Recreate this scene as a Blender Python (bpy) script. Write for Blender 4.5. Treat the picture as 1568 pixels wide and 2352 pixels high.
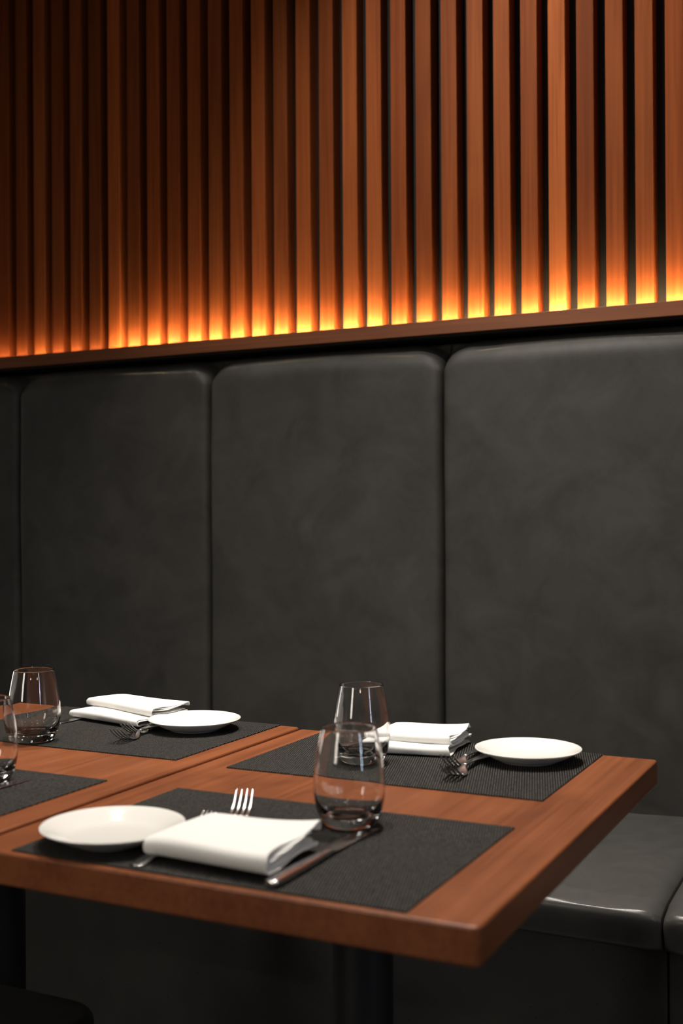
import bpy, bmesh, math, random
from mathutils import Vector, Matrix

for o in list(bpy.data.objects):
    bpy.data.objects.remove(o)
S = bpy.context.scene
COL = S.collection
random.seed(7)

# ------------------------------------------------------------------ camera
F_PX, W_PX, H_PX = 2690.72, 1568, 2352
YAW, PITCH, ROLL = -0.45895, 0.00142, -0.00564
CAM = Vector((0.3373, -0.9416, 1.1014))
cy, sy = math.cos(YAW), math.sin(YAW)
fw = Vector((sy * math.cos(PITCH), cy * math.cos(PITCH), math.sin(PITCH)))
rt = Vector((cy, -sy, 0))
up = rt.cross(fw)
c_, s_ = math.cos(ROLL), math.sin(ROLL)
rt, up = rt * c_ + up * s_, up * c_ - rt * s_
cd = bpy.data.cameras.new('camera')
cd.sensor_fit = 'VERTICAL'
cd.sensor_height = 36.0
cd.lens = F_PX / H_PX * 36.0
cd.shift_y = 2.1 / H_PX
cd.clip_start = 0.02
cd.dof.use_dof = True
cd.dof.focus_distance = 1.95
cd.dof.aperture_fstop = 4.0
cam = bpy.data.objects.new('camera', cd)
COL.objects.link(cam)
m = Matrix.Identity(4)
for i in range(3):
    m[i][0], m[i][1], m[i][2], m[i][3] = rt[i], up[i], -fw[i], CAM[i]
cam.matrix_world = m
S.camera = cam

# ------------------------------------------------------------------ world, exposure
w = bpy.data.worlds.new('world')
S.world = w
w.use_nodes = True
w.node_tree.nodes['Background'].inputs[0].default_value = (1.0, 0.93, 0.85, 1)
w.node_tree.nodes['Background'].inputs[1].default_value = 0.006
S.view_settings.view_transform = 'Standard'
S.view_settings.look = 'None'
S.view_settings.gamma = 1
S.view_settings.use_curve_mapping = False
S.view_settings.exposure = 0.0

# ------------------------------------------------------------------ room lamps and added unseen lights
def aim(o, tgt):
    o.rotation_euler = (Vector(tgt) - o.location).to_track_quat('-Z', 'Y').to_euler()

def spot(name, loc, tgt, power, angle, blend, col=(1, 0.92, 0.82), rad=0.035):
    l = bpy.data.lights.new(name, 'SPOT')
    l.energy, l.spot_size, l.spot_blend, l.color, l.shadow_soft_size = power, math.radians(angle), blend, col, rad
    o = bpy.data.objects.new(name, l); COL.objects.link(o); o.location = loc; aim(o, tgt)
    return o

def area(name, loc, tgt, power, sx, sz, col=(1, 0.9, 0.78)):
    l = bpy.data.lights.new(name, 'AREA')
    l.shape = 'RECTANGLE'; l.energy, l.size, l.size_y, l.color = power, sx, sz, col
    o = bpy.data.objects.new(name, l); COL.objects.link(o); o.location = loc; aim(o, tgt)
    return o

lamps = [spot('downlight', (-1.20, 0.95, 2.72), (-1.18, 0.88, 0.75), 105, 62, 0.9),
         spot('downlight', (-0.42, 1.00, 2.72), (-0.22, 0.60, 0.75), 165, 84, 1.0),
         spot('downlight', (-0.80, 0.58, 2.72), (0.05, 1.545, 1.48), 66, 108, 1.0),
         spot('downlight', (-0.55, 0.30, 2.72), (-0.50, 0.20, 0.75), 55, 60, 0.9)]
for lx, ly in ((-2.6, -1.2), (-1.4, -2.2), (-0.4, -2.6), (0.9, -2.4), (-3.2, 0.4)):  # unseen spots added farther back for sparkle in glass and cutlery
    spot('downlight', (lx, ly, 2.72), (lx, ly, 0.0), 45, 80, 0.6, rad=0.05)
area('room_glow', (-1.6, -3.0, 1.7), (-0.5, 0.3, 0.7), 4.0, 0.5, 1.3).data.spread = math.radians(75)  # unseen soft fill added on the camera side for the table front
area('cool_streak_panel', (2.4, -0.75, 1.45), (-0.3, 0.4, 0.9), 0.8, 0.10, 1.1, (0.62, 0.78, 1.0)).data.spread = math.radians(50)  # unseen cool panel added to put a streak in the glasses
area('rim_streak_panel', (-3.7, 0.95, 1.25), (-0.5, 0.45, 0.85), 1.0, 0.35, 1.2, (1, 0.95, 0.88)).data.spread = math.radians(70)  # unseen bright panel added for the white strip along the glass edge
for bx, by, bz in ((0.95, -3.2, 2.0), (1.7, -2.5, 2.15), (2.5, -1.5, 1.95), (-0.8, -3.4, 2.05), (2.4, 0.1, 2.1), (-2.4, -2.3, 2.0)):  # unseen small lights added behind the camera to glint in the glasses
    l = bpy.data.lights.new('sparkle_light', 'POINT'); l.energy = 5; l.color = (1, 0.80, 0.55); l.shadow_soft_size = 0.045
    o = bpy.data.objects.new('sparkle_light', l); COL.objects.link(o); o.location = (bx, by, bz)
for dx, dy in ((-0.9, -0.3), (0.35, -0.5), (1.5, 0.6), (0.2, -1.9), (-1.7, -1.5)):  # unseen bright discs added overhead to lift the tumbler bases
    l = bpy.data.lights.new('sparkle_disc', 'AREA'); l.shape = 'DISK'; l.size = 0.26; l.energy = 2.4; l.color = (1, 0.95, 0.88)
    o = bpy.data.objects.new('sparkle_disc', l); COL.objects.link(o); o.location = (dx, dy, 2.88)
for o in lamps:
    o.data.cycles.is_caustics_light = True

# ------------------------------------------------------------------ helpers
def new_obj(name, bm, mat, parent=None, smooth=True, loc=(0, 0, 0)):
    me = bpy.data.meshes.new(name)
    bmesh.ops.recalc_face_normals(bm, faces=bm.faces)
    bm.to_mesh(me); bm.free()
    for p in me.polygons:
        p.use_smooth = smooth
    o = bpy.data.objects.new(name, me)
    COL.objects.link(o)
    o.location = loc
    if mat: me.materials.append(mat)
    if parent: o.parent = parent
    return o

def thing(name, label, cat, loc=(0, 0, 0), rz=0.0, group=None):
    o = bpy.data.objects.new(name, None)
    COL.objects.link(o)
    o.empty_display_size = 0.05
    o.location = loc; o.rotation_euler = (0, 0, rz)
    return tag(o, label, cat, group)

def tag(o, label, cat, group=None):
    o['label'] = label; o['category'] = cat
    if group: o['group'] = group
    return o

def dup(root, loc, rz, label, group=None):
    r = root.copy(); COL.objects.link(r)
    r.location = loc; r.rotation_euler = (0, 0, rz); r['label'] = label
    if group: r['group'] = group
    for ch in list(root.children):
        c = ch.copy(); COL.objects.link(c); c.parent = r
    return r

def box(bm, x0, x1, y0, y1, z0, z1):
    r = bmesh.ops.create_cube(bm, size=1)
    for v in r['verts']:
        v.co = Vector(((x0 + x1) / 2 + v.co.x * (x1 - x0), (y0 + y1) / 2 + v.co.y * (y1 - y0), (z0 + z1) / 2 + v.co.z * (z1 - z0)))
    return r['verts']

def bevel(o, wdt, seg=3):
    b = o.modifiers.new('bevel', 'BEVEL'); b.width = wdt; b.segments = seg; b.limit_method = 'ANGLE'; b.angle_limit = math.radians(40)
    b.harden_normals = False
    wn = o.modifiers.new('wn', 'WEIGHTED_NORMAL'); wn.keep_sharp = True
    return o

def lathe(bm, prof, seg=64, closed=True):
    """prof: list of (r, z); r == 0 allowed at the ends"""
    rings = []
    for r, z in prof:
        if r < 1e-6:
            rings.append([bm.verts.new((0, 0, z))])
        else:
            rings.append([bm.verts.new((r * math.cos(2 * math.pi * k / seg), r * math.sin(2 * math.pi * k / seg), z)) for k in range(seg)])
    for a, b in zip(rings, rings[1:]):
        for k in range(seg):
            k2 = (k + 1) % seg
            if len(a) == 1 and len(b) == 1: continue
            if len(a) == 1: bm.faces.new((a[0], b[k], b[k2]))
            elif len(b) == 1: bm.faces.new((a[k], a[k2], b[0]))
            else: bm.faces.new((a[k], a[k2], b[k2], b[k]))

def catmull(pts, n):
    out = []
    P = [pts[0]] + list(pts) + [pts[-1]]
    for i in range(1, len(P) - 2):
        for k in range(n):
            t = k / n
            a, b, c, d = P[i - 1], P[i], P[i + 1], P[i + 2]
            out.append(tuple(0.5 * (2 * b[j] + (c[j] - a[j]) * t + (2 * a[j] - 5 * b[j] + 4 * c[j] - d[j]) * t * t + (3 * b[j] - a[j] - 3 * c[j] + d[j]) * t ** 3) for j in range(len(b))))
    out.append(tuple(pts[-1]))
    return out

def loft(bm, st, n=12, pw=2.6):
    """st: (y, half width, z centre, half thickness, x centre) superellipse sections along y"""
    rings = []
    for s in st:
        y, hw, z, ht, xc = s
        ring = []
        for k in range(n):
            a = 2 * math.pi * k / n
            cx, sz = math.cos(a), math.sin(a)
            ring.append(bm.verts.new((xc + hw * math.copysign(abs(cx) ** (2 / pw), cx), y, z + ht * math.copysign(abs(sz) ** (2 / pw), sz))))
        rings.append(ring)
    for a, b in zip(rings, rings[1:]):
        for k in range(n):
            bm.faces.new((a[k], a[(k + 1) % n], b[(k + 1) % n], b[k]))
    bm.faces.new(rings[0]); bm.faces.new(rings[-1])

# ------------------------------------------------------------------ materials
class NT:
    def __init__(s, name):
        s.m = bpy.data.materials.new(name); s.m.use_nodes = True
        s.t = s.m.node_tree; s.b = s.t.nodes['Principled BSDF']
    def n(s, typ, **kw):
        nd = s.t.nodes.new(typ)
        for k, v in kw.items():
            if k.startswith('_'): nd.inputs[k[1:].replace('_', ' ')].default_value = v
            else: setattr(nd, k, v)
        return nd
    def l(s, a, b): s.t.links.new(a, b)
    def ramp(s, fac, stops):
        r = s.n('ShaderNodeValToRGB')
        e = r.color_ramp.elements
        while len(e) < len(stops): e.new(0.5)
        for el, (p, c) in zip(e, stops):
            el.position = p; el.color = (*c, 1)
        s.l(fac, r.inputs[0]); return r.outputs[0]
    def mapping(s, scale, rot=(0, 0, 0), rnd=False):
        tc = s.n('ShaderNodeTexCoord'); mp = s.n('ShaderNodeMapping')
        mp.inputs['Scale'].default_value = scale; mp.inputs['Rotation'].default_value = rot
        src = tc.outputs['Object']
        if rnd:
            oi = s.n('ShaderNodeObjectInfo'); mu = s.n('ShaderNodeVectorMath', operation='MULTIPLY_ADD')
            cmb = s.n('ShaderNodeCombineXYZ')
            for k in range(3): s.l(oi.outputs['Random'], cmb.inputs[k])
            s.l(cmb.outputs[0], mu.inputs[0]); mu.inputs[1].default_value = (37, 91, 53); s.l(src, mu.inputs[2])
            src = mu.outputs[0]
        s.l(src, mp.inputs[0]); return mp.outputs[0]
    def bump(s, h, strength, dist):
        b = s.n('ShaderNodeBump'); b.inputs['Strength'].default_value = strength; b.inputs['Distance'].default_value = dist
        s.l(h, b.inputs['Height']); s.l(b.outputs[0], s.b.inputs['Normal'])

def plain(name, col, rough=0.5, metal=0.0, spec=0.5):
    k = NT(name); k.b.inputs['Base Color'].default_value = (*col, 1); k.b.inputs['Roughness'].default_value = rough
    k.b.inputs['Metallic'].default_value = metal; k.b.inputs['Specular IOR Level'].default_value = spec
    return k.m

def wood(name, dark, light, axis, rough=0.4, use_obj_color=False, blotch=0.35, fine=170.0, spec=0.4):
    k = NT(name)
    st = [fine, fine, fine]; st[axis] = 3.2
    md = [26, 26, 26]; md[axis] = 1.3
    bl = [9, 9, 9]; bl[axis] = 3.5
    n1 = k.n('ShaderNodeTexNoise', _Scale=1.0, _Detail=3.0); k.l(k.mapping(st, rnd=True), n1.inputs['Vector'])
    n2 = k.n('ShaderNodeTexNoise', _Scale=1.0, _Detail=4.0, _Distortion=0.9); k.l(k.mapping(md, rnd=True), n2.inputs['Vector'])
    n3 = k.n('ShaderNodeTexNoise', _Scale=1.0, _Detail=3.0, _Distortion=1.2); k.l(k.mapping(bl, rnd=True), n3.inputs['Vector'])
    a = k.n('ShaderNodeMath', operation='MULTIPLY'); a.inputs[1].default_value = 0.35; k.l(n1.outputs[0], a.inputs[0])
    b = k.n('ShaderNodeMath', operation='MULTIPLY_ADD'); b.inputs[1].default_value = 0.65 - blotch * 0.6; k.l(n2.outputs[0], b.inputs[0]); k.l(a.outputs[0], b.inputs[2])
    c = k.n('ShaderNodeMath', operation='MULTIPLY_ADD'); c.inputs[1].default_value = blotch * 0.6; k.l(n3.outputs[0], c.inputs[0]); k.l(b.outputs[0], c.inputs[2])
    mid = tuple((x + y) / 2 for x, y in zip(dark, light))
    col = k.ramp(c.outputs[0], [(0.30, dark), (0.5, mid), (0.70, light)])
    if use_obj_color:
        oi = k.n('ShaderNodeObjectInfo'); mx = k.n('ShaderNodeMix', data_type='RGBA', blend_type='MULTIPLY')
        mx.inputs[0].default_value = 1.0
        k.l(col, mx.inputs[6]); k.l(oi.outputs['Color'], mx.inputs[7]); col = mx.outputs[2]
    k.l(col, k.b.inputs['Base Color'])
    k.b.inputs['Roughness'].default_value = rough
    k.b.inputs['Specular IOR Level'].default_value = spec
    k.bump(n1.outputs[0], 0.12, 0.0006)
    return k.m

def leather(name, c0, c1, rough, spec=0.4):
    k = NT(name)
    n1 = k.n('ShaderNodeTexNoise', _Scale=9.0, _Detail=7.0, _Roughness=0.65, _Distortion=0.6); k.l(k.mapping((1, 1, 1), rnd=True), n1.inputs['Vector'])
    n2 = k.n('ShaderNodeTexVoronoi', _Scale=650.0); k.l(k.mapping((1, 1, 1)), n2.inputs['Vector'])
    col = k.ramp(n1.outputs[0], [(0.32, c0), (0.68, c1)])
    k.l(col, k.b.inputs['Base Color'])
    k.b.inputs['Roughness'].default_value = rough
    k.b.inputs['Specular IOR Level'].default_value = spec
    k.bump(n2.outputs['Distance'], 0.12, 0.0006)
    return k.m

M_slat = wood('slat_wood', (0.160, 0.036, 0.008), (0.33, 0.090, 0.023), 2, 0.6, True, 0.2, 170.0, 0.1)
M_rail = wood('rail_wood', (0.135, 0.040, 0.014), (0.27, 0.090, 0.034), 0, 0.45, False, 0.3)
M_table = wood('table_wood', (0.115, 0.032, 0.011), (0.31, 0.100, 0.037), 1, 0.34, False, 0.75, 140)
M_leather = leather('backrest_leather', (0.032, 0.031, 0.0285), (0.060, 0.058, 0.054), 0.6)
M_seat = leather('seat_leather', (0.055, 0.053, 0.050), (0.078, 0.076, 0.072), 0.33, 0.5)
M_backing = plain('black_backing', (0.020, 0.020, 0.0195), 0.85, 0.0, 0.2)
M_black = plain('black_metal', (0.008, 0.008, 0.009), 0.45)
M_chair = plain('black_vinyl', (0.008, 0.008, 0.008), 0.6)
M_steel = plain('polished_steel', (0.62, 0.62, 0.62), 0.22, 1.0)
M_dark = plain('dark_paint', (0.02, 0.019, 0.018), 0.7)
M_floor = plain('dark_floor', (0.03, 0.028, 0.026), 0.5)

k = NT('white_porcelain')
k.b.inputs['Base Color'].default_value = (0.80, 0.79, 0.76, 1); k.b.inputs['Roughness'].default_value = 0.12
M_plate = k.m
k = NT('white_linen')
n = k.n('ShaderNodeTexNoise', _Scale=900.0, _Detail=2.0); k.l(k.mapping((1, 1, 1)), n.inputs['Vector'])
k.b.inputs['Base Color'].default_value = (0.82, 0.81, 0.79, 1); k.b.inputs['Roughness'].default_value = 0.9
k.bump(n.outputs[0], 0.15, 0.0004)
M_linen = k.m

k = NT('clear_glass')
k.b.inputs['Base Color'].default_value = (1, 1, 1, 1); k.b.inputs['Roughness'].default_value = 0.0
tc = k.n('ShaderNodeTexCoord'); sp = k.n('ShaderNodeSeparateXYZ'); k.l(tc.outputs['Object'], sp.inputs[0])
mr = k.n('ShaderNodeMapRange'); mr.inputs['From Min'].default_value = 0.0155; mr.inputs['From Max'].default_value = 0.0095
mr.inputs['To Min'].default_value = 0.0; mr.inputs['To Max'].default_value = 0.06
k.l(sp.outputs['Z'], mr.inputs['Value']); k.l(mr.outputs[0], k.b.inputs['Roughness'])
k.b.inputs['Transmission Weight'].default_value = 1.0; k.b.inputs['IOR'].default_value = 1.48
M_glass = k.m

def mat_weave():
    k = NT('woven_vinyl')
    mp = k.mapping((1, 1, 1), (0, 0, math.radians(-17)))
    wv = k.n('ShaderNodeTexWave', wave_type='BANDS', bands_direction='X', _Scale=95.0, _Distortion=0.6); wv.inputs['Detail'].default_value = 1.0; wv.inputs['Detail Scale'].default_value = 60.0
    k.l(mp, wv.inputs['Vector'])
    vo = k.n('ShaderNodeTexNoise', _Scale=1.0, _Detail=2.0); k.l(k.mapping((900, 420, 900), (0, 0, math.radians(-17))), vo.inputs['Vector'])
    ad = k.n('ShaderNodeMath', operation='MULTIPLY'); k.l(wv.outputs['Fac'], ad.inputs[0]); k.l(vo.outputs[0], ad.inputs[1])
    col = k.ramp(ad.outputs[0], [(0.08, (0.002, 0.002, 0.002)), (0.32, (0.012, 0.0115, 0.011)), (0.55, (0.105, 0.098, 0.088))])
    k.l(col, k.b.inputs['Base Color']); k.b.inputs['Roughness'].default_value = 0.75; k.b.inputs['Specular IOR Level'].default_value = 0.12
    k.bump(ad.outputs[0], 0.5, 0.0012)
    return k.m
M_mat = mat_weave()

def base_mat():
    k = NT('speckled_grey_panel')
    n = k.n('ShaderNodeTexNoise', _Scale=14.0, _Detail=6.0); k.l(k.mapping((1, 1, 1)), n.inputs['Vector'])
    v = k.n('ShaderNodeTexVoronoi', _Scale=42.0); k.l(k.mapping((1, 1, 1)), v.inputs['Vector'])
    c = k.ramp(n.outputs[0], [(0.3, (0.027, 0.026, 0.024)), (0.7, (0.038, 0.0365, 0.0335))])
    f = k.ramp(v.outputs['Distance'], [(0.05, (0.2, 0.18, 0.16)), (0.09, (1, 1, 1))])
    mx = k.n('ShaderNodeMix', data_type='RGBA', blend_type='MULTIPLY'); mx.inputs[0].default_value = 1.0
    k.l(c, mx.inputs[6]); k.l(f, mx.inputs[7]); k.l(mx.outputs[2], k.b.inputs['Base Color'])
    k.b.inputs['Roughness'].default_value = 0.6
    return k.m
M_base = base_mat()

def glow(name, col, st):
    k = NT(name)
    k.b.inputs['Base Color'].default_value = (0.8, 0.7, 0.5, 1)
    k.b.inputs['Emission Color'].default_value = (*col, 1); k.b.inputs['Emission Strength'].default_value = st
    return k.m

# ------------------------------------------------------------------ room shell
def struct(name, x0, x1, y0, y1, z0, z1, mat):
    bm = bmesh.new(); box(bm, x0, x1, y0, y1, z0, z1)
    o = new_obj(name, bm, mat, None, False); o['kind'] = 'structure'
    return o
struct('floor', -4.2, 2.6, -3.6, 1.75, -0.1, 0.0, M_floor)
struct('wall_back', -4.2, 2.6, 1.63, 1.75, 0.0, 2.9, M_dark)
struct('ceiling', -4.2, 2.6, -3.6, 1.75, 2.9, 3.0, M_dark)

# ------------------------------------------------------------------ slatted wall panel
PIT, X0, YS = 0.0624, -1.882, 1.545
SLW, SLD = 0.0378, 0.040
TONE = [.85, 1.25, .85, .95, .75, 1.5, .85, 1.1, .9, 1.1, 1.0, 1.15, 1.3, .9, 1.2, .85, 1.3, 1.15, .9, .8, .9, 1.05, 1.15, .9, 1.65, .85, 1.0, 1.05, 1.1, 1.0]
panel = thing('slatted_panel', 'dark wall panel of upright brown wooden slats above the grey backrests', 'wall panel', (-0.9, YS + SLD, 1.506))
bm = bmesh.new(); box(bm, -3.35 + .9, 1.35 + .9, 0.0, 0.03, 0.0, 1.40)
new_obj('backing_board', bm, M_backing, panel, False)['label'] = 'matt black backing board behind the slats'
bm = bmesh.new(); box(bm, 0, SLW, -SLD, 0.0, 0.0, 1.40)
slat0 = bevel(new_obj('slat', bm, M_slat, panel), 0.0015, 2)
for i in range(-13, 46):
    o = slat0 if i == -13 else slat0.copy()
    if i != -13:
        COL.objects.link(o); o.parent = panel
    o.location = (X0 + i * PIT + 0.9, 0, 0)
    t = TONE[i] if 0 <= i < len(TONE) else random.uniform(.85, 1.25)
    g = random.uniform(-.06, .06)
    o.color = (t * .95, t * (.95 + g), t * (.95 + 1.5 * g), 1)

# rail with the hidden light strip
rail = thing('wooden_rail', 'brown wooden rail with a hidden amber light along the bottom of the slats', 'rail', (-0.9, 1.50, 1.4988))
bm = bmesh.new()
box(bm, -2.4, 2.2, 0.0, 0.014, 0.004, 0.0352)
bevel(new_obj('rail_board', bm, M_rail, rail), 0.0015, 2)
bm = bmesh.new(); box(bm, -2.4, 2.2, 0.0142, 0.13, 0.0, 0.006)
new_obj('ledge', bm, M_backing, rail, False)
M_led = glow('amber_light', (1.0, 0.70, 0.37), 430.0)
M_led2 = glow('amber_light_dim', (1.0, 0.64, 0.34), 70.0)
bm = bmesh.new(); box(bm, -0.62, 2.2, 0.0142, 0.0150, 0.0235, 0.0295)
new_obj('light_strip', bm, M_led, rail, False)['label'] = 'bright amber light strip'
bm = bmesh.new(); box(bm, -2.4, -0.63, 0.0142, 0.0150, 0.0235, 0.0295)
new_obj('light_strip', bm, M_led2, rail, False)['label'] = 'dimmer amber light strip'

# ------------------------------------------------------------------ banquette
SEAM = [-2.456, -1.842, -1.236, -0.622, -0.020, 0.590]
bench = thing('banquette', 'long charcoal leather banquette with tall padded backrests along the slatted wall', 'bench', (-0.9, 1.25, 0))
def backrest(xa, xb):
    bm = bmesh.new()
    z0, z1 = 0.44, 1.497
    nx, nz = 60, 90
    def dist_list(L, n, ea, eb):
        return [L * (0.5 - 0.5 * math.cos(math.pi * (k / n))) * 0.5 + L * (k / n) * 0.5 for k in range(n + 1)]
    us = dist_list(xb - xa, nx, 0, 0); vs = dist_list(z1 - z0, nz, 0, 0)
    g = 0.0015
    gr = []
    for v in vs:
        row = []
        for u in us:
            x = xa + g + u * (xb - xa - 2 * g) / (xb - xa); z = z0 + v
            dx = min(x - xa, xb - x); dz = z1 - z
            b = max(0, 1 - dz / 0.070)
            wx = 0.018 + 0.095 * b
            a = max(0, 1 - dx / wx)
            rho = min(1.0, math.sqrt(a * a + b * b))
            fall = (0.032 + 0.083 * b / (a + b + 1e-6)) * (1 - math.sqrt(max(0, 1 - rho ** 2.4)))
            bul = 0.006 * math.sin(math.pi * (x - xa) / (xb - xa)) + 0.003 * math.sin(9 * x + 5 * z) * math.sin(7 * z)
            y = 1.503 - bul + fall
            if v == vs[-1] : y = max(y, 1.610)
            row.append(bm.verts.new((x + 0.9, y - 1.25, z)))
        gr.append(row)
    for r1, r2 in zip(gr, gr[1:]):
        for k in range(nx):
            bm.faces.new((r1[k], r1[k + 1], r2[k + 1], r2[k]))
    # close sides, top, bottom and back
    bk = [bm.verts.new((xa + g + .9, 0.372, z0)), bm.verts.new((xb - g + .9, 0.372, z0)), bm.verts.new((xb - g + .9, 0.372, z1)), bm.verts.new((xa + g + .9, 0.372, z1))]
    bm.faces.new(bk)
    bm.faces.new([bk[0], bk[1]] + gr[0][::-1]); bm.faces.new([bk[3], bk[2]] + gr[-1][::-1])
    bm.faces.new([bk[0], bk[3]] + [r[0] for r in gr][::-1]); bm.faces.new([bk[1], bk[2]] + [r[-1] for r in gr][::-1])
    return new_obj('backrest', bm, M_leather, bench)
for a, b in zip(SEAM, SEAM[1:]):
    backrest(a, b)
SE2 = [s - 0.012 for s in SEAM]
def seat(xa, xb):
    bm = bmesh.new()
    # rounded profile in (y, z), puffed towards the joints
    prof = [(0.975, 0.400), (0.950, 0.403), (0.936, 0.412), (0.930, 0.430), (0.926, 0.450), (0.926, 0.462), (0.930, 0.469), (0.940, 0.4725), (0.965, 0.4775), (0.99, 0.4805), (1.10, 0.484), (1.25, 0.485), (1.40, 0.483), (1.55, 0.480)]
    prof = [(1.55, 0.405)] + catmull(prof, 4)
    nx = 40
    rows = []
    for k in range(nx + 1):
        t = 0.5 - 0.5 * math.cos(math.pi * k / nx)
        x = xa + 0.002 + t * (xb - xa - 0.004)
        d = min(x - xa, xb - x)
        f = max(0, 1 - d / 0.035)
        fall = 0.020 * (1 - math.sqrt(max(0, 1 - f ** 2.2)))
        row = []
        for (y, z) in prof:
            yy = y + fall * (1.0 if y < 0.96 else max(0, 1 - (y - .96) / .05))
            zz = z - fall * max(0, min(1, (z - 0.42) / 0.05)) + 0.0015 * math.sin(31 * x + 3 * y) * (1 if z > .47 else 0)
            row.append(bm.verts.new((x + .9, yy - 1.25, zz)))
        rows.append(row)
    n = len(prof)
    for r1, r2 in zip(rows, rows[1:]):
        for j in range(n - 1):
            bm.faces.new((r1[j], r1[j + 1], r2[j + 1], r2[j]))
        bm.faces.new((r1[n - 1], r1[0], r2[0], r2[n - 1]))
    bm.faces.new(rows[0]); bm.faces.new(rows[-1])
    return new_obj('seat_cushion', bm, M_seat, bench)
for a, b in zip(SE2, SE2[1:]):
    seat(a, b)
bm = bmesh.new()
for a, b in ((SE2[0], SE2[4]), (SE2[4], SE2[5])):
    box(bm, a + 0.9 + .0015, b + .9 - .0015, 0.985 - 1.25, 1.02 - 1.25, 0.0, 0.425)
bevel(new_obj('base_panel', bm, M_base, bench), 0.002, 2)['label'] = 'grey speckled front panel under the seats'

# ------------------------------------------------------------------ tables
DEP, TZ, TH = 0.7534, 0.75, 0.0354
def table(xa, xb, label, zt):
    cx = (xa + xb) / 2
    t = thing('table', label, 'table', (cx, DEP / 2, 0), 0, 'two square dining tables')
    hw, hd = (xb - xa) / 2, DEP / 2
    bm = bmesh.new()
    box(bm, -hw, hw, -hd, hd, zt - TH, zt)
    bmesh.ops.bevel(bm, geom=[e for e in bm.edges if abs(e.verts[0].co.z - e.verts[1].co.z) > .01], offset=0.007, segments=5, affect='EDGES', profile=0.5)
    o = new_obj('tabletop', bm, M_table, t); bevel(o, 0.0035, 3)
    bm = bmesh.new(); lathe(bm, [(0, 0.012), (0.038, 0.012), (0.038, zt - TH - 0.006), (0, zt - TH - 0.006)], 40)
    bevel(new_obj('pedestal', bm, M_black, t), 0.001, 2)
    bm = bmesh.new(); box(bm, -0.15, 0.15, -0.15, 0.15, zt - TH - 0.007, zt - TH)
    new_obj('top_plate', bm, M_black, t, False)
    bm = bmesh.new(); lathe(bm, [(0, 0.016), (0.06, 0.016), (0.19, 0.011), (0.20, 0.006), (0.20, 0.0), (0, 0.0)], 48)
    new_obj('base_plate', bm, M_black, t)
    return t
table(-0.5762, 0.0, 'brown wooden table nearest the camera, its free corner at the right', TZ)
ZL = TZ + 0.0030
table(-1.178, -0.5785, 'brown wooden table at the left, pushed against the nearer table', ZL)

# ------------------------------------------------------------------ placemats
def placemat(x0, y0, wd, dp, z, label):
    bm = bmesh.new(); box(bm, -wd / 2, wd / 2, -dp / 2, dp / 2, 0.0, 0.0016)
    o = new_obj('placemat', bm, M_mat, None, False, (x0 + wd / 2, y0 + dp / 2, z + 0.0001))
    bevel(o, 0.0005, 1)
    return tag(o, label, 'placemat', 'black woven placemats')
placemat(-0.5202, 0.0066, 0.45, 0.3083, TZ, 'black woven placemat under the front plate and napkin, by the front table edge')
placemat(-0.5295, 0.4462, 0.4521, 0.3056, TZ, 'black ribbed placemat under the right-hand plate, near the table corner')
placemat(-0.6127 - .45, 0.4455, 0.45, 0.305, ZL, 'black woven placemat on the left table by the backrest, under a plate')
placemat(-0.6217 - .45, 0.004, 0.45, 0.2975, ZL, 'black placemat on the left table, cut by the left picture edge')
MZ = TZ + 0.0018
MZL = ZL + 0.0018

# ------------------------------------------------------------------ plates
bm = bmesh.new()
pr = [(0, 0.0052), (0.020, 0.0052), (0.043, 0.0058), (0.050, 0.0072), (0.058, 0.0110), (0.066, 0.0148), (0.0735, 0.0176), (0.0762, 0.0186), (0.0776, 0.0184), (0.0774, 0.0172),
      (0.0735, 0.0150), (0.065, 0.0112), (0.056, 0.0062), (0.048, 0.0030), (0.0435, 0.0018), (0.0425, 0.0), (0.0395, 0.0), (0.0385, 0.0018), (0.02, 0.0022), (0, 0.0022)]
lathe(bm, pr, 96)
plate = new_obj('plate', bm, M_plate, None, True, (-0.444, 0.080, MZ))
tag(plate, 'round white side plate beside the front napkin, closest to the camera', 'plate', 'white side plates')
sd = plate.modifiers.new('sub', 'SUBSURF'); sd.levels = 1; sd.render_levels = 1
for loc, sc, lb in (((-0.163, 0.663, MZ), .97, 'round white side plate at the far right, near the table corner'),
                ((-0.720, 0.656, MZL), .965, 'round white side plate on the left table in front of the middle backrest')):
    o = plate.copy(); COL.objects.link(o); o.location = loc; o.scale = (sc, sc, 1); o['label'] = lb

# ------------------------------------------------------------------ glasses
bm = bmesh.new()
outer = catmull([(0.0250, 0.0), (0.0292, 0.0022), (0.0335, 0.0085), (0.0373, 0.0185), (0.0398, 0.0320), (0.0407, 0.0460), (0.0397, 0.0610), (0.0374, 0.0780), (0.0341, 0.0960), (0.0312, 0.1095)], 5)
inner = catmull([(0.0302, 0.1095), (0.0331, 0.0960), (0.0363, 0.0780), (0.0386, 0.0610), (0.0395, 0.0460), (0.0384, 0.0330), (0.0350, 0.0225), (0.0290, 0.0155), (0.0190, 0.0125), (0.009, 0.0118)], 5)
lathe(bm, [(0, 0.0022), (0.015, 0.0020), (0.022, 0.0006)] + outer + [(0.0309, 0.1101), (0.0305, 0.1101)] + inner + [(0, 0.0116)], 96)
glass = new_obj('tumbler', bm, M_glass, None, True, (-0.242, 0.247, MZ))
tag(glass, 'clear stemless tumbler at the front, beside the knife on the nearest placemat', 'glass', 'stemless tumblers')
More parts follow.
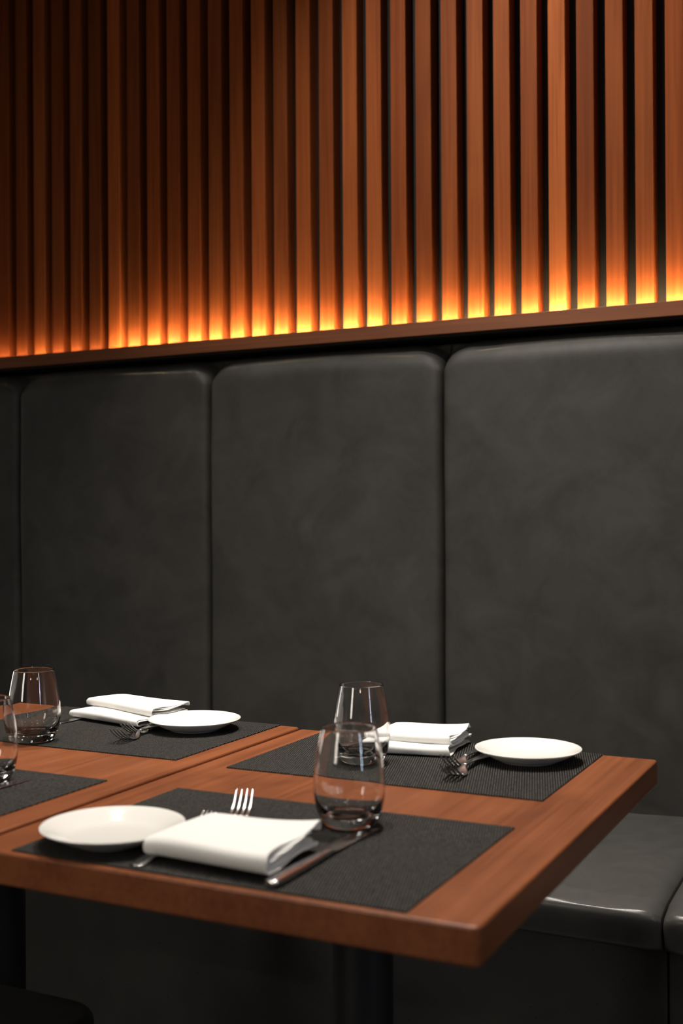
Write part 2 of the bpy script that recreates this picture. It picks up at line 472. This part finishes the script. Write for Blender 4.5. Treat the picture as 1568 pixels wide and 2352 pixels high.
for loc, lb in (((-0.372, 0.554, MZ), 'clear stemless tumbler behind the front one, beside the right-hand napkin'),
                ((-0.893, 0.471, MZL), 'clear stemless tumbler at the left, standing on the rear left placemat'),
                ((-0.759, 0.225, MZL), 'clear stemless tumbler cut by the left picture edge')):
    o = glass.copy(); COL.objects.link(o); o.location = loc; o['label'] = lb

# ------------------------------------------------------------------ napkins
def napkin(name, bundles, z0, mat, label):
    """each bundle: corners FL FR BR BL, height above z0, thickness, edge opening, corner lift"""
    bm = bmesh.new()
    xs = [p[0] for b in bundles for p in b[0]]; ys = [p[1] for b in bundles for p in b[0]]
    ox, oy = sum(xs) / len(xs), sum(ys) / len(ys)
    for (cor, zb, th, opening, lift, seed) in bundles:
        FL, FR, BR, BL = [Vector((p[0] - ox, p[1] - oy)) for p in cor]
        ln = ((BL - FL).length + (BR - FR).length) / 2
        for lay in range(max(2, int(th / 2 / 0.0021))):
            ins = 0.0006 + 0.0020 * lay
            r = th / 2 - ins
            prof = []
            for k in range(13): prof.append((1.0 - 0.012 * lay - (1 - (th / 2) / ln) * k / 12, ins, 0))
            for k in range(1, 10):
                a = math.pi * k / 10
                prof.append(((th / 2 - r * math.sin(a)) / ln, th / 2 - r * math.cos(a), 0.5))
            for k in range(15): prof.append(((th / 2) / ln + (1 - (th / 2) / ln - 0.02 * lay) * k / 14, th - ins, 1))
            if lay == 0:
                prof.append((1.012, th * .82, 1)); prof.append((1.014, th * .55, 1))
            nu = 48
            rows = []
            for i in range(nu + 1):
                u = i / nu
                row = []
                for (v, z, tp) in prof:
                    p = (FL * (1 - u) + FR * u) * (1 - v) + (BL * (1 - u) + BR * u) * v
                    e = u ** 7
                    el = (1 - u) ** 9
                    # soft sag, ripples that grow towards the open right-hand end
                    rel = z / th
                    zz = z + rel * (0.0012 * math.sin(5.1 * u + seed) * math.sin(3.7 * v + 1.3 * seed))
                    zz += e * opening * rel * math.sin(7 * v + seed + 1.1 * lay) * 0.45 * (1 + .25 * lay)
                    zz -= el * th * 0.16 * rel
                    zz += lift * (u ** 4) * (min(1, max(0, v)) ** 5) * rel
                    zz -= rel * th * 0.10 * (min(1, max(0, v)) ** 6) * (1 - u ** 3)
                    q = p + (BR - BL).normalized() * e * (0.0035 * math.sin(6 * v + 2 * rel + seed + 1.7 * lay) - .0006 * lay)
                    row.append(bm.verts.new((q.x, q.y, zz + zb)))
                rows.append(row)
            for r1, r2 in zip(rows, rows[1:]):
                for j in range(len(prof) - 1):
                    bm.faces.new((r1[j], r1[j + 1], r2[j + 1], r2[j]))
    me = bpy.data.meshes.new(name)
    bm.to_mesh(me); bm.free()
    for p in me.polygons: p.use_smooth = True
    o = bpy.data.objects.new(name, me); COL.objects.link(o); o.location = (ox, oy, z0)
    me.materials.append(mat)
    s = o.modifiers.new('thick', 'SOLIDIFY'); s.thickness = 0.0016; s.offset = 0
    ss = o.modifiers.new('sub', 'SUBSURF'); ss.levels = 1; ss.render_levels = 1
    return tag(o, label, 'napkin', 'folded white napkins')
napkin('napkin', [([(-0.370, 0.031), (-0.2235, 0.022), (-0.2265, 0.140), (-0.368, 0.158)], 0.0055, 0.0195, 0.0035, 0.0065, 0.4)], MZ + .0006, M_linen,
       'folded white linen napkin at the front, between the nearest plate and the knife')
napkin('napkin', [([(-0.392, 0.606), (-0.272, 0.630), (-0.283, 0.750), (-0.402, 0.742)], 0.0010, 0.0125, 0.001, 0.0, 1.1),
                  ([(-0.402, 0.640), (-0.276, 0.652), (-0.282, 0.752), (-0.404, 0.748)], 0.0120, 0.0130, 0.003, 0.004, 2.0)], MZ + .0006, M_linen,
       'folded white linen napkin at the right, between the rear tumbler and a plate')
napkin('napkin', [([(-0.972, 0.650), (-0.800, 0.612), (-0.785, 0.715), (-0.955, 0.742)], 0.0030, 0.0125, 0.001, 0.0, 3.0),
                  ([(-0.975, 0.700), (-0.797, 0.642), (-0.775, 0.720), (-0.950, 0.775)], 0.0142, 0.0150, 0.002, 0.002, 0.2)], MZL + .0006, M_linen,
       'folded white linen napkin on the left table, its upper fold slipped back')

# ------------------------------------------------------------------ cutlery
def make_fork(loc, rz, label, L=0.197):
    t = thing('fork', label, 'fork', loc, rz, 'steel forks')
    bm = bmesh.new()
    st = catmull([(0.0, 0.006, 0.0018, 0.0009, 0), (0.004, 0.0090, 0.0018, 0.0012, 0), (0.015, 0.0105, 0.0020, 0.0013, 0), (0.035, 0.0092, 0.0030, 0.0014, 0), (0.070, 0.0060, 0.0062, 0.0016, 0), (0.105, 0.0037, 0.0085, 0.0018, 0), (0.124, 0.0034, 0.0082, 0.0019, 0)], 4)
    loft(bm, st)
    new_obj('handle', bm, M_steel, t)
    bm = bmesh.new()
    st = catmull([(0.1235, 0.0034, 0.0082, 0.0018, 0), (0.130, 0.0046, 0.0066, 0.0015, 0), (0.137, 0.0085, 0.0042, 0.0012, 0), (0.145, 0.0118, 0.0022, 0.0011, 0), (0.152, 0.0125, 0.0016, 0.0011, 0), (0.156, 0.0126, 0.0018, 0.0011, 0)], 3)
    loft(bm, st)
    for j in range(4):
        x = (j - 1.5) * 0.0068
        st = catmull([(0.153, 0.0024, 0.0017, 0.0010, x), (0.165, 0.0023, 0.0034, 0.0010, x), (0.178, 0.0021, 0.0095, 0.0009, x * .98), (0.189, 0.0017, 0.0170, 0.0008, x * .96), (L, 0.0008, 0.0235, 0.0006, x * .95)], 3)
        loft(bm, st, 8)
    new_obj('head', bm, M_steel, t)
    return t
def ang(hx, hy, tx, ty): return math.atan2(-(tx - hx), ty - hy)
fk = make_fork((-0.3200, 0.0760, MZ), ang(-0.320, 0.076, -0.388, 0.262), 'steel fork with four tines showing behind the front napkin')
dup(fk, (-0.366, 0.012, MZ), ang(-0.366, 0.012, -0.378, 0.17), 'small steel fork mostly hidden under the front napkin, handle end poking out').scale = (.8, .8, .8)
def fork_at(bx, by, rz, z, label):
    # bx, by is where the bowl touches the mat (0.152 along the fork)
    a = rz
    hx = bx + 0.152 * math.sin(a); hy = by - 0.152 * math.cos(a)
    return dup(fk, (hx, hy, z), a, label)
fork_at(-0.2195, 0.533, math.radians(182), MZ, 'steel fork nearest the camera beside the right-hand plate')
fork_at(-0.2400, 0.588, math.radians(181), MZ, 'steel fork between the right-hand napkin and the fork in front of it')
fork_at(-0.7640, 0.543, math.radians(186), MZL, 'steel fork on the left table, the nearer of the pair by the plate')
fork_at(-0.7800, 0.590, math.radians(185), MZL, 'steel fork on the left table, tucked against the napkin')

def make_knife(loc, rz, label):
    t = thing('knife', label, 'knife', loc, rz, 'steel table knives')
    bm = bmesh.new()
    st = catmull([(0.0, 0.0050, 0.0042, 0.0024, 0), (0.004, 0.0078, 0.0042, 0.0036, 0), (0.03, 0.0082, 0.0042, 0.0040, 0), (0.08, 0.0070, 0.0042, 0.0036, 0), (0.112, 0.0056, 0.0042, 0.0030, 0), (0.122, 0.0050, 0.0040, 0.0024, 0)], 4)
    loft(bm, st)
    new_obj('handle', bm, M_steel, t)
    bm = bmesh.new()
    st = catmull([(0.121, 0.0048, 0.0038, 0.0016, 0), (0.127, 0.0085, 0.0030, 0.0009, -.0030), (0.140, 0.0098, 0.0022, 0.0008, -.0042), (0.190, 0.0098, 0.0014, 0.0007, -.0042), (0.212, 0.0080, 0.0011, 0.0006, -.0026), (0.222, 0.0045, 0.0010, 0.0005, .0008), (0.226, 0.0012, 0.0010, 0.0004, .0040)], 4)
    loft(bm, st, 12, 2.0)
    new_obj('blade', bm, M_steel, t)
    return t
kn = make_knife((-0.2105, 0.012, MZ), ang(-0.2105, 0.012, -0.2080, 0.234), 'steel table knife along the right side of the front napkin')
dup(kn, (-0.4090, 0.785, MZ), math.radians(180 - 2), 'steel table knife beside the rear tumbler, left of the right-hand napkin')
dup(kn, (-0.9560, 0.820, MZL), math.radians(180 - 1), 'steel table knife sticking out from under the left napkin')
dup(kn, (-0.7240, 0.030, MZL), math.radians(-2), 'steel table knife on the front left placemat at the picture edge')

# ------------------------------------------------------------------ stool tucked under the left table
ch = thing('stool', 'black padded stool at the lower left, its seat tucked under the left table', 'stool', (-0.85, 0.09, 0))
bm = bmesh.new(); box(bm, -0.22, 0.222, -0.22, 0.228, 0.395, 0.452)
bmesh.ops.bevel(bm, geom=[e for e in bm.edges if abs(e.verts[0].co.z - e.verts[1].co.z) > .01], offset=0.06, segments=8, affect='EDGES', profile=0.5)
bevel(new_obj('seat', bm, M_chair, ch), 0.014, 4)
for sx in (-1, 1):
    for syy in (-1, 1):
        bm = bmesh.new(); box(bm, sx * 0.175 - .014, sx * .175 + .014, syy * .175 - .014, syy * .175 + .014, 0.0, 0.40)
        bevel(new_obj('leg', bm, M_black, ch), 0.004, 2)

# light bends through the tumblers
for o in bpy.data.objects:
    if o.type == 'MESH':
        if o.name.startswith('tumbler'): o.cycles.is_caustics_caster = True
        elif o.name.startswith(('placemat', 'tabletop', 'napkin')): o.cycles.is_caustics_receiver = True
